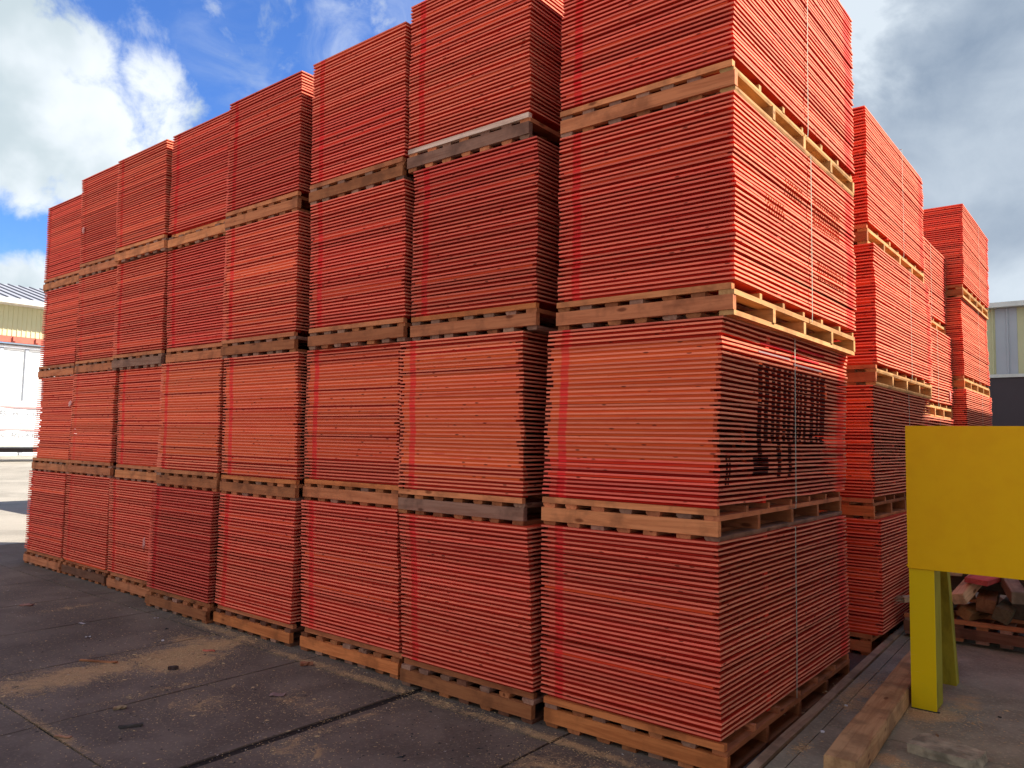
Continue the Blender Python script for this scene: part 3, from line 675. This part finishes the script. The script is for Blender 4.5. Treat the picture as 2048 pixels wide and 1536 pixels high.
timber('timber_beam', (0.573, 0.075), (0.435, 2.8), 0.153, bh, SZ + bh / 2 + 0.003, SZ + bh / 2 + 0.003, (0.52, 0.28, 0.135),
       'heavy weathered reddish brown timber beam lying on the concrete beside the yellow leg', 'timber beam', 16, 0.004)
# broken grey lump: an irregular slab
bm = bmesh.new()
prof = [(0.0, 0.0), (0.10, -0.02), (0.30, -0.03), (0.335, 0.03), (0.345, 0.14), (0.30, 0.165), (0.22, 0.175), (0.19, 0.205), (0.12, 0.215), (0.07, 0.25), (0.03, 0.20), (0.01, 0.09)]
T = [bm.verts.new((x, y, 0.048 + random.uniform(-0.007, 0.003))) for x, y in prof]; B = [bm.verts.new((x * 1.02, y * 1.02 - 0.002, 0)) for x, y in prof]
mid = bm.verts.new((0.17, 0.09, 0.050)); n = len(prof)
for i in range(n):
    bm.faces.new((T[i], T[(i + 1) % n], mid)); bm.faces.new((T[i], B[i], B[(i + 1) % n], T[(i + 1) % n]))
bm.faces.new(B[::-1]); bmesh.ops.recalc_face_normals(bm, faces=bm.faces)
bmesh.ops.subdivide_edges(bm, edges=bm.edges[:], cuts=2, use_grid_fill=True)
for v_ in bm.verts:
    if v_.co.z > 0.002: v_.co += Vector((random.uniform(-.003, .003), random.uniform(-.003, .003), random.uniform(-.003, .003)))
M_LUMP = plain('mottled_rough_lump', (0.46, 0.36, 0.25), 0.9, 0.2, 0.6, 9.0, 0, (1, 1, 1), 0.6)
tag(link('broken_plank', mesh_of(bm, 'broken_plank', (M_LUMP,)), None, (0.735, 0.715, SZ + 0.001), 0.03), 'short thick grey broken plank lying on the concrete in front of the yellow leg', 'broken plank')

# pile of offcuts behind the guard; its shade is put into dark tones
op = make_pallet(0.14, 3.45, SZ + 0.03, 'dark', 'brown', 'dark', 'dark brown pallet carrying the timber offcuts behind the yellow guard', None, 1.2, 3, 0.03, deck_meshes(1.15))
OZ = SZ + PH
GO = 'timber offcuts heaped behind the yellow guard'
offs = [
 ((0.475, 3.93), (0.60, 4.45), 0.115, 0.095, 0.405, 0.60, (0.62, 0.36, 0.20), 'pale sawn offcut sloping forward just right of the yellow leg', -0.25),
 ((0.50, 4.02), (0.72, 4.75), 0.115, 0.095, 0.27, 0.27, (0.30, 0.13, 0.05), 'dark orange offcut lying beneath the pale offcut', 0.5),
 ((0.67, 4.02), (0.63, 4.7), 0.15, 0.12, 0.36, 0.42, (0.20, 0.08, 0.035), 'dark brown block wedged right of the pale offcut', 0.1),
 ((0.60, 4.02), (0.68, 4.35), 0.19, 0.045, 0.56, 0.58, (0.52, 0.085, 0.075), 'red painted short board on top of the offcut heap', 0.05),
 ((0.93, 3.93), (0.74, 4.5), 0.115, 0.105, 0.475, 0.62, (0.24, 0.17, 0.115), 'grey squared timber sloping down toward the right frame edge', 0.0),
 ((0.79, 4.0), (0.80, 4.6), 0.13, 0.12, 0.30, 0.30, (0.10, 0.065, 0.035), 'dark block low in the heap under the grey timber', 0.35),
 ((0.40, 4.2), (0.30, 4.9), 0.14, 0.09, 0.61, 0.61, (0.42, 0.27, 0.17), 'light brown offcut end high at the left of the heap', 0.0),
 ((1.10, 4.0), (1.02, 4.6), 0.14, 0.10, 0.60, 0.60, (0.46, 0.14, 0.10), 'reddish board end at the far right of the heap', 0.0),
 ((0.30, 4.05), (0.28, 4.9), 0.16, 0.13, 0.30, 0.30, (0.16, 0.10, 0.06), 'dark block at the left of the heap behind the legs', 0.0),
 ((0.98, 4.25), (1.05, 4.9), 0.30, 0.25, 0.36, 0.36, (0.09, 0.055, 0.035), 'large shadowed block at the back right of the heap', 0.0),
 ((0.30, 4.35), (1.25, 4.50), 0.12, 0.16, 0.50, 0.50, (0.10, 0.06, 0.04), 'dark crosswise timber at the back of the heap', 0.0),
]
HS = 0.936
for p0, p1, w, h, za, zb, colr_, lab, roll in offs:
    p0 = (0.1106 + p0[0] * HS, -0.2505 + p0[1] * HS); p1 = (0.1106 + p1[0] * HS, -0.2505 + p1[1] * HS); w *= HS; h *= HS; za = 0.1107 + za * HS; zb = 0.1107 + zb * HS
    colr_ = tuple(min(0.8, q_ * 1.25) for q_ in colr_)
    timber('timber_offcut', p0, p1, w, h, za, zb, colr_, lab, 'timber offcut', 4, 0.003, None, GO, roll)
# splintered plank
sp = timber('splintered_plank', (0.13, 3.475), (0.625, 3.73), 0.084, 0.047, 0.424, 0.485, (0.55, 0.38, 0.24), 'splintered pale plank end poking out left of the yellow leg', 'plank', 6, 0.004)
bm = bmesh.new()
for i in range(26):
    x, z = random.uniform(-0.045, 0.045), random.uniform(-0.02, 0.02); L = random.uniform(0.03, 0.12); r = random.uniform(0.002, 0.006)
    a = [bm.verts.new((x + r * c1, 0.0, z + r * s1)) for c1, s1 in ((1, 0), (-.5, .87), (-.5, -.87))]; tip = bm.verts.new((x + random.uniform(-.02, .02), -L, z + random.uniform(-.02, .01)))
    for q in range(3): bm.faces.new((a[q], a[(q + 1) % 3], tip))
link('splinters', mesh_of(bm, 'splinters', (M_WY,)), sp, color=(0.46, 0.30, 0.18))['kind'] = 'stuff'

# loose chips and sawdust as real grains
M_CHIP = plain('sawdust_grain', (0.66, 0.42, 0.22), 0.9, 0.1, 0.5, 40.0)
def grains(name, areas, zt, seed, smin, smax, label_kind='stuff'):
    rnd = random.Random(seed); vs_, fs = [], []
    for (x, y, rx, ry, n) in areas:
        for _ in range(n):
            px, py = rnd.gauss(x, rx * 0.5), rnd.gauss(y, ry * 0.5)
            s = rnd.uniform(smin, smax) * (2.5 if rnd.random() < 0.02 else 1); a = rnd.uniform(0, 6.28); h = s * rnd.uniform(0.3, 0.8); l = s * rnd.uniform(1, 3)
            b = len(vs_)
            ca, sa = math.cos(a), math.sin(a)
            for (u, w, k) in ((-l, -s, 0), (l, -s, 0), (0, s, 0), (0, 0, h)): vs_.append((px + u * ca - w * sa, py + u * sa + w * ca, zt + k))
            fs += [(b, b + 1, b + 3), (b + 1, b + 2, b + 3), (b + 2, b, b + 3)]
    me = bpy.data.meshes.new(name); me.from_pydata(vs_, [], fs); me.materials.append(M_CHIP)
    o = link(name, me); o['kind'] = 'stuff'; return o
grains('sawdust', [(x, y, rx * 1.1, ry * 1.1, int(2600 * s * max(0.25, rx * ry * 5))) for (x, y, rx, ry, s) in DUST_A] + [(-3.0, -1.2, 3.0, 1.4, 5200), (-7, -0.6, 2.5, 0.6, 900)], 0.0005, 5, 0.0012, 0.0035)
grains('wood_chips', [(0.25, 1.60, 0.14, 0.5, 420), (0.27, 1.3, 0.10, 0.2, 120), (0.73, 1.50, 0.3, 0.35, 520), (0.28, 0.4, 0.05, 0.14, 160), (0.73, 0.5, 0.14, 0.1, 120), (0.95, 1.45, 0.8, 0.9, 260)], SZ + 0.0005, 9, 0.0015, 0.005)

M_FLECK = plain('pale_fleck', (0.50, 0.40, 0.34), 0.8, 0.1, 0.3, 30.0)
o_ = grains('litter_flecks', [(-3.5, -1.0, 5.0, 1.6, 170), (-1.5, -0.5, 1.8, 0.8, 60), (-7.0, -0.6, 3.0, 0.8, 50)], 0.0008, 21, 0.002, 0.005)
o_.data.materials[0] = M_FLECK
o_ = grains('dark_grit', [(-3.5, -1.0, 5.0, 1.6, 500), (-1.5, -0.5, 1.8, 0.8, 200)], 0.0008, 22, 0.002, 0.006)
o_.data.materials[0] = M_DIRTY
LIT = [
 ((-4.54, -1.31), 0.30, 0.018, 0.012, 0.55, (0.55, 0.22, 0.10), 'wood_splinter', 'long thin orange wood splinter lying left of the sawdust trail', 'wood splinter'),
 ((-3.23, -0.27), 0.09, 0.035, 0.020, 1.15, (0.42, 0.17, 0.09), 'wood_chip', 'small brown block of wood on the ground near the second stack', 'wood chip'),
 ((-3.30, -1.61), 0.07, 0.030, 0.012, 1.2, (0.48, 0.33, 0.18), 'wood_chip', 'small pale torn chip on the dark paving left of the paper card', 'wood chip'),
 ((-2.96, -1.73), 0.13, 0.022, 0.014, 1.1, (0.10, 0.08, 0.07), 'wood_chip', 'dark thin sliver lying on the paving near the bottom edge', 'wood chip'),
 ((-3.85, -0.98), 0.07, 0.024, 0.024, 1.0, (0.10, 0.06, 0.05), 'wood_chip', 'dark knobbly bit beside the sawdust trail', 'wood chip'),
 ((-4.13, -0.55), 0.10, 0.022, 0.008, 0.6, (0.62, 0.16, 0.10), 'wood_chip', 'thin bright red-orange strip on the sawdust near the stacks', 'wood chip'),
 ((-6.93, -0.92), 0.12, 0.045, 0.012, 0.9, (0.40, 0.20, 0.15), 'wood_chip', 'flat brown bit alone on the far left paving', 'wood chip'),
 ((-3.1, -2.02), 0.10, 0.018, 0.008, 0.5, (0.5, 0.24, 0.14), 'wood_chip', 'small orange sliver at the very bottom left', 'wood chip'),
]
for (p, L, w, h, a, colr_, nm, lab, cat) in LIT:
    timber(nm, p, (p[0] + L * math.cos(a), p[1] + L * math.sin(a)), w, h, h / 2 + 0.002, h / 2 + 0.002, colr_, lab, cat, 5, w * 0.22)
def card(name, loc, w, d, rz, mat, label, cat, t=0.003):
    bm = bmesh.new(); n = 4; G0 = []
    for i in range(n + 1):
        G0.append([bm.verts.new((w * i / n, d * j, t + 0.004 * math.sin(i * 1.7) + random.uniform(0, .001))) for j in (0, 0.5, 1)])
    for i in range(n):
        for j in range(2): bm.faces.new((G0[i][j], G0[i + 1][j], G0[i + 1][j + 1], G0[i][j + 1]))
    ext = bmesh.ops.solidify(bm, geom=bm.faces[:], thickness=0.0012)
    return tag(link(name, mesh_of(bm, name, (mat,)), None, loc, rz), label, cat)
M_PINK = plain('pinkish_card', (0.50, 0.33, 0.30), 0.7, 0.2)
card('paper_card', (-2.80, -0.83, 0.002), 0.10, 0.06, 0.75, M_PINK, 'small pale pink card lying on the dark paving', 'card')
for i, (x, y, lab) in enumerate(((-5.75, -0.85, 'flattened white scrap on the far left paving'), (-5.2, -1.0, 'tiny white scrap nearer the left frame edge'), (-4.62, -0.62, 'tiny white fleck just behind the sawdust trail'), (-5.45, -0.25, 'pale fleck below the fourth stack'))):
    card('paper_scrap', (x, y, 0.002), 0.07 if i == 0 else 0.045, 0.035 if i == 0 else 0.02, 0.7 + i, M_WHITE, lab, 'paper scrap')
# pebbles and white bits on the slab
for i, (x, y, r, colr_, lab) in enumerate(((0.272, 1.26, 0.012, M_WHITE, 'white pebble on the slab edge strip'), (0.30, 0.70, 0.014, M_WHITE, 'round white chip on the slab left of the timber beam'), (1.04, 1.68, 0.011, M_DIRTY, 'small dark pebble on the slab right of the yellow leg'))):
    bm = bmesh.new(); bmesh.ops.create_icosphere(bm, subdivisions=2, radius=r)
    for v_ in bm.verts: v_.co = Vector((v_.co.x, v_.co.y * 0.8, v_.co.z * 0.5)) * random.uniform(0.8, 1.1)
    tag(link('pebble', mesh_of(bm, 'pebble', (colr_,)), None, (x, y, SZ + r * 0.4)), lab, 'pebble')
card('wood_stick', (0.83, 0.98, SZ + 0.001), 0.012, 0.13, 0.25, M_CHIP, 'thin pale stick lying behind the broken plank', 'stick', 0.004)

# ------------------------------------------------------------------ buildings
M_CREAM = plain('cream_cladding', (0.62, 0.58, 0.36), 0.6, 0.3, 0.06, 0.6)
M_CREAM2 = plain('deeper_cream_cladding', (0.52, 0.50, 0.30), 0.6, 0.3, 0.06, 0.6)
M_GREYPAN = plain('grey_translucent_cladding', (0.40, 0.42, 0.46), 0.5, 0.35, 0.08, 0.8)
M_ROOF = plain('grey_metal_roof', (0.30, 0.31, 0.35), 0.45, 0.5, 0.1, 0.5)
M_TRIM = plain('pale_trim', (0.66, 0.66, 0.62), 0.5, 0.3)
M_DARKW = plain('dark_wall', (0.070, 0.055, 0.062), 0.8, 0.2, 0.15, 0.4)
M_REDST = plain('red_beam_paint', (0.55, 0.14, 0.10), 0.6, 0.3)
M_WHITEW = plain('white_wall', (0.92, 0.92, 0.90), 0.6, 0.3, 0.03)
M_PIPE = plain('grey_post', (0.42, 0.44, 0.50), 0.6, 0.3)
def ribbed(name, u0, u1, z0, z1, y, pitch, mat, parent, axis='x', rib=0.03, sgn=-1):
    """ribbed metal sheet: a wall plane with trapezoid ribs"""
    bm = bmesh.new(); pts = []; u = u0
    while u < u1 - 1e-6:
        for du, d in ((0, 0), (pitch * 0.80, 0), (pitch * 0.84, rib), (pitch * 0.94, rib), (pitch * 0.98, 0)):
            if u + du <= u1: pts.append((u + du, d))
        u += pitch
    pts.append((u1, 0))
    P_ = lambda a, d, z: (a, y + sgn * d, z) if axis == 'x' else (y + sgn * d, a, z)
    lo = [bm.verts.new(P_(a, d, z0)) for a, d in pts]; hi = [bm.verts.new(P_(a, d, z1)) for a, d in pts]
    for i in range(len(pts) - 1): bm.faces.new((lo[i], lo[i + 1], hi[i + 1], hi[i]))
    bmesh.ops.recalc_face_normals(bm, faces=bm.faces)
    return link(name, mesh_of(bm, name, (mat,)), parent)

# building closing the yard at the far right
YB = 24.0
q = (YB + 3.914) / 33.914
zf = lambda z: 1.73 + (z - 1.73) * q
xf = lambda x: 1.7276 + (x - 1.7276) * q
b1 = thing('cream_building', (0, 0, 0), 'cream metal clad building with grey panels and a dark wall below, far right', 'building')
cuts = [(-3.4, -1.95, M_CREAM2), (-1.95, -0.95, M_GREYPAN)]
edges = [xf(-3.6), xf(-2.25), xf(-1.55), xf(-1.2), xf(1.5), xf(4.0)]
mats = [M_CREAM2, M_GREYPAN, M_CREAM2, M_GREYPAN, M_CREAM2]
for i in range(5): ribbed('cladding_panel', edges[i] + 0.004, edges[i + 1], zf(4.47), zf(7.02), YB, 0.36, mats[i], b1, 'x', 0.04)
part('wall', xf(-3.6), xf(8.0), YB - 0.10, YB + 0.10, -0.01, zf(4.45), M_DARKW, b1, bev=0)
part('wall', xf(-3.6), xf(8.0), YB + 0.13, YB + 9.0, -0.01, zf(7.0), M_CREAM, b1, bev=0)
part('gutter', xf(-3.62), xf(8.0), YB - 0.28, YB + 0.12, zf(7.03), zf(7.22), M_TRIM, b1, bev=0.01)
part('roof', xf(-3.6), xf(8.0), YB + 0.13, YB + 9.2, zf(7.05), zf(7.2), M_ROOF, b1, bev=0)
part('wall_block', xf(-1.36), xf(4.0), YB + 1.5, YB + 8, zf(7.23), zf(9.3), M_CREAM2, b1, bev=0)
part('flashing', xf(-3.6), xf(8.0), YB - 0.14, YB - 0.101, zf(4.40), zf(4.52), M_TRIM, b1, bev=0)

# unseen canopy whose eave shades the lower stacks; sides left open to admit fill light
XE = 3.0; ZE = 2.235 + XE * (SUN.z / SUN.x)
b2 = thing('unseen_canopy', (0, 0, 0), 'unseen canopy along the right side of the yard, sides left open for light', 'unseen canopy')
part('roof', XE, XE + 9.4, -14.2, YB - 0.75, ZE - 0.14, ZE, M_ROOF, b2, bev=0)  # roof of the unseen canopy
part('unseen_fascia', XE - 0.02, XE + 0.04, -14.2, YB - 0.75, ZE - 0.34, ZE - 0.142, M_TRIM, b2, bev=0)
for k in range(7):
    for xx in (XE + 0.3, XE + 9.0):
        part('unseen_post', xx, xx + 0.2, -13.5 + k * 6.0, -13.3 + k * 6.0, 0, ZE - 0.143, M_TRIM, b2, bev=0)

# warehouse at the far left
XW = -60.0; kx2 = (XW - 1.7276) / (-45 - 1.7276)
zw = lambda z: 1.73 + (z - 1.73) * kx2
b3 = thing('warehouse', (0, 0, 0), 'cream warehouse with grey seamed roof and red beam over a white bay, far left', 'building')
ribbed('cladding', -6, 40, zw(6.80), zw(8.62), XW, 0.30, M_CREAM, b3, 'y', 0.05, 1)
part('red_beam', XW - 0.1, XW + 0.22, -6, 40, zw(6.46), zw(6.79), M_REDST, b3, bev=0)
for k in range(24): part('beam_bracket', XW + 0.222, XW + 0.34, -3 + k * 1.45, -2.8 + k * 1.45, zw(6.52), zw(6.78), M_REDST, b3, bev=0)
part('wall', XW - 1.2, XW - 0.8, -6, 40, -0.01, zw(6.45), M_WHITEW, b3, bev=0)
part('white_curtain', XW - 0.2, XW - 0.12, -6, 40, -0.01, zw(6.3), M_WHITEW, b3, bev=0)
part('cable_rail', XW + 0.0, XW + 0.05, -6, 40, zw(6.18), zw(6.22), M_PIPE, b3, bev=0)
for k in range(7):
    part('bay_post', XW - 0.10, XW - 0.02, 5.2 + k * 2.9, 5.42 + k * 2.9, 0, zw(6.17), M_PIPE, b3, bev=0)
    part('bay_post', XW - 0.10, XW - 0.02, 6.5 + k * 2.9, 6.72 + k * 2.9, 0, zw(6.17), M_PIPE, b3, bev=0)
part('gutter', XW + 0.0, XW + 1.25, -6.2, 40.2, zw(8.45), zw(8.72), M_TRIM, b3, bev=0.03)
bm = bmesh.new(); y = -6.0
a0, a1 = (XW + 1.2, zw(8.72)), (XW - 9.0, zw(8.72) + 2.6)
def rq(y0, y1, off):
    v = [bm.verts.new((a0[0], y0, a0[1] + off)), bm.verts.new((a0[0], y1, a0[1] + off)), bm.verts.new((a1[0], y1, a1[1] + off)), bm.verts.new((a1[0], y0, a1[1] + off))]
    return v
top = rq(-6, 40, 0.0); bm.faces.new(top)
link('roof', mesh_of(bm, 'roof', (M_ROOF,)), b3)
for k in range(60):
    yy = -6 + k * 0.78
    bm = bmesh.new(); A = rq(yy, yy + 0.07, 0.09); B = rq(yy, yy + 0.07, 0.003); bm.faces.new(A)
    for i in range(4): bm.faces.new((A[i], B[i], B[(i + 1) % 4], A[(i + 1) % 4]))
    bmesh.ops.recalc_face_normals(bm, faces=bm.faces)
    link('roof_seam', mesh_of(bm, 'roof_seam', (plain('seam', (0.16, 0.16, 0.20), 0.5),) if k == 0 else (bpy.data.materials['seam'],)), b3)
M_WRAP = plain('white_lumber_wrap', (0.86, 0.84, 0.84), 0.45, 0.4, 0.10, 1.2)
M_WRAPTXT = plain('wrap_print', (0.25, 0.27, 0.30), 0.6)
M_WRAPRED = plain('wrap_red_band', (0.72, 0.30, 0.30), 0.6)
M_BED = plain('trailer_steel', (0.40, 0.42, 0.45), 0.5, 0.4)
# flatbed trailer with wrapped lumber packs
XT = -48.0
tr = thing('flatbed_trailer', (XT, 14, 0), 'flatbed trailer parked before the warehouse, far left', 'trailer')
part('trailer_bed', -1.2, 1.2, -9, 6, 0.78, 0.98, M_BED, tr)
part('side_rail', 1.205, 1.26, -9, 6, 0.86, 0.97, M_TRIM, tr)
part('reflector_strip', 1.262, 1.275, -4.2, -3.2, 0.89, 0.95, M_WRAPRED, tr)
part('chassis', -0.5, 0.5, -8.5, 5.5, 0.52, 0.779, M_DARKW, tr)
for yy in (-7.5, -6.3, 3.0, 4.2):
    for s in (-1, 1):
        bm = bmesh.new(); bmesh.ops.create_cone(bm, cap_ends=True, segments=24, radius1=0.48, radius2=0.48, depth=0.3)
        o = link('wheel', mesh_of(bm, 'wheel', (M_DIRTY,)), tr, (s * 0.95, yy, 0.48)); o.rotation_euler = (0, math.radians(90), 0)
lv = [(0.985, 2.16), (2.20, 3.42)]
def soft_pack(x0, x1, y0, y1, z0, z1, label, k):
    t = thing('lumber_pack', (0, 0, 0), label, 'lumber pack', 'white wrapped lumber packs on the trailer')
    bm = bmesh.new(); bmesh.ops.create_grid(bm, x_segments=1, y_segments=1, size=1); bm.free()
    bm = bmesh.new(); box(bm, x0, x1, y0, y1, z0, z1)
    bmesh.ops.subdivide_edges(bm, edges=bm.edges[:], cuts=9, use_grid_fill=True)
    for v_ in bm.verts:
        s = math.sin(v_.co.y * 2.1 + v_.co.z * 4 + k) * 0.035 + math.sin(v_.co.y * 5.3 - v_.co.z * 7) * 0.02
        if v_.co.x > x1 - 0.01: v_.co.x += s
        if abs(v_.co.z - z1) < 0.01: v_.co.z += math.sin(v_.co.y * 1.7 + k) * 0.02
    bmesh.ops.recalc_face_normals(bm, faces=bm.faces)
    link('wrap', mesh_of(bm, 'wrap', (M_WRAP,)), t)
    cu = bpy.data.curves.new('print', 'FONT'); cu.body = 'VES   H.LUMBERDOR'; cu.size = 0.36; cu.extrude = 0.004; cu.materials.append(M_WRAPTXT)
    tmp = bpy.data.objects.new('tmp', cu); COL.objects.link(tmp); bpy.context.view_layer.update()
    me = bpy.data.meshes.new_from_object(tmp.evaluated_get(bpy.context.evaluated_depsgraph_get())); COL.objects.unlink(tmp); bpy.data.objects.remove(tmp)
    if not me.materials: me.materials.append(M_WRAPTXT)
    o = link('printed_letters', me, t, (x1 + 0.065, y0 + 0.85, z0 + 0.42)); o.rotation_euler = (math.radians(90), 0, math.radians(90))
    part('red_band', x1 + 0.001, x1 + 0.045, y0 + 0.02, y1 - 0.02, z1 - 0.40, z1 - 0.31, M_WRAPRED, t, bev=0)
for r_ in range(2):
    for c__ in range(3):
        y0 = 10.2 - 4.9 + c__ * 4.95
        soft_pack(XT - 1.1, XT + 1.1, y0, y0 + 4.9, lv[r_][0], lv[r_][1], 'white wrapped lumber pack, %s layer, %s on the trailer' % (('lower', 'upper')[r_], ('front', 'middle', 'rear')[c__]), r_ * 3 + c__)
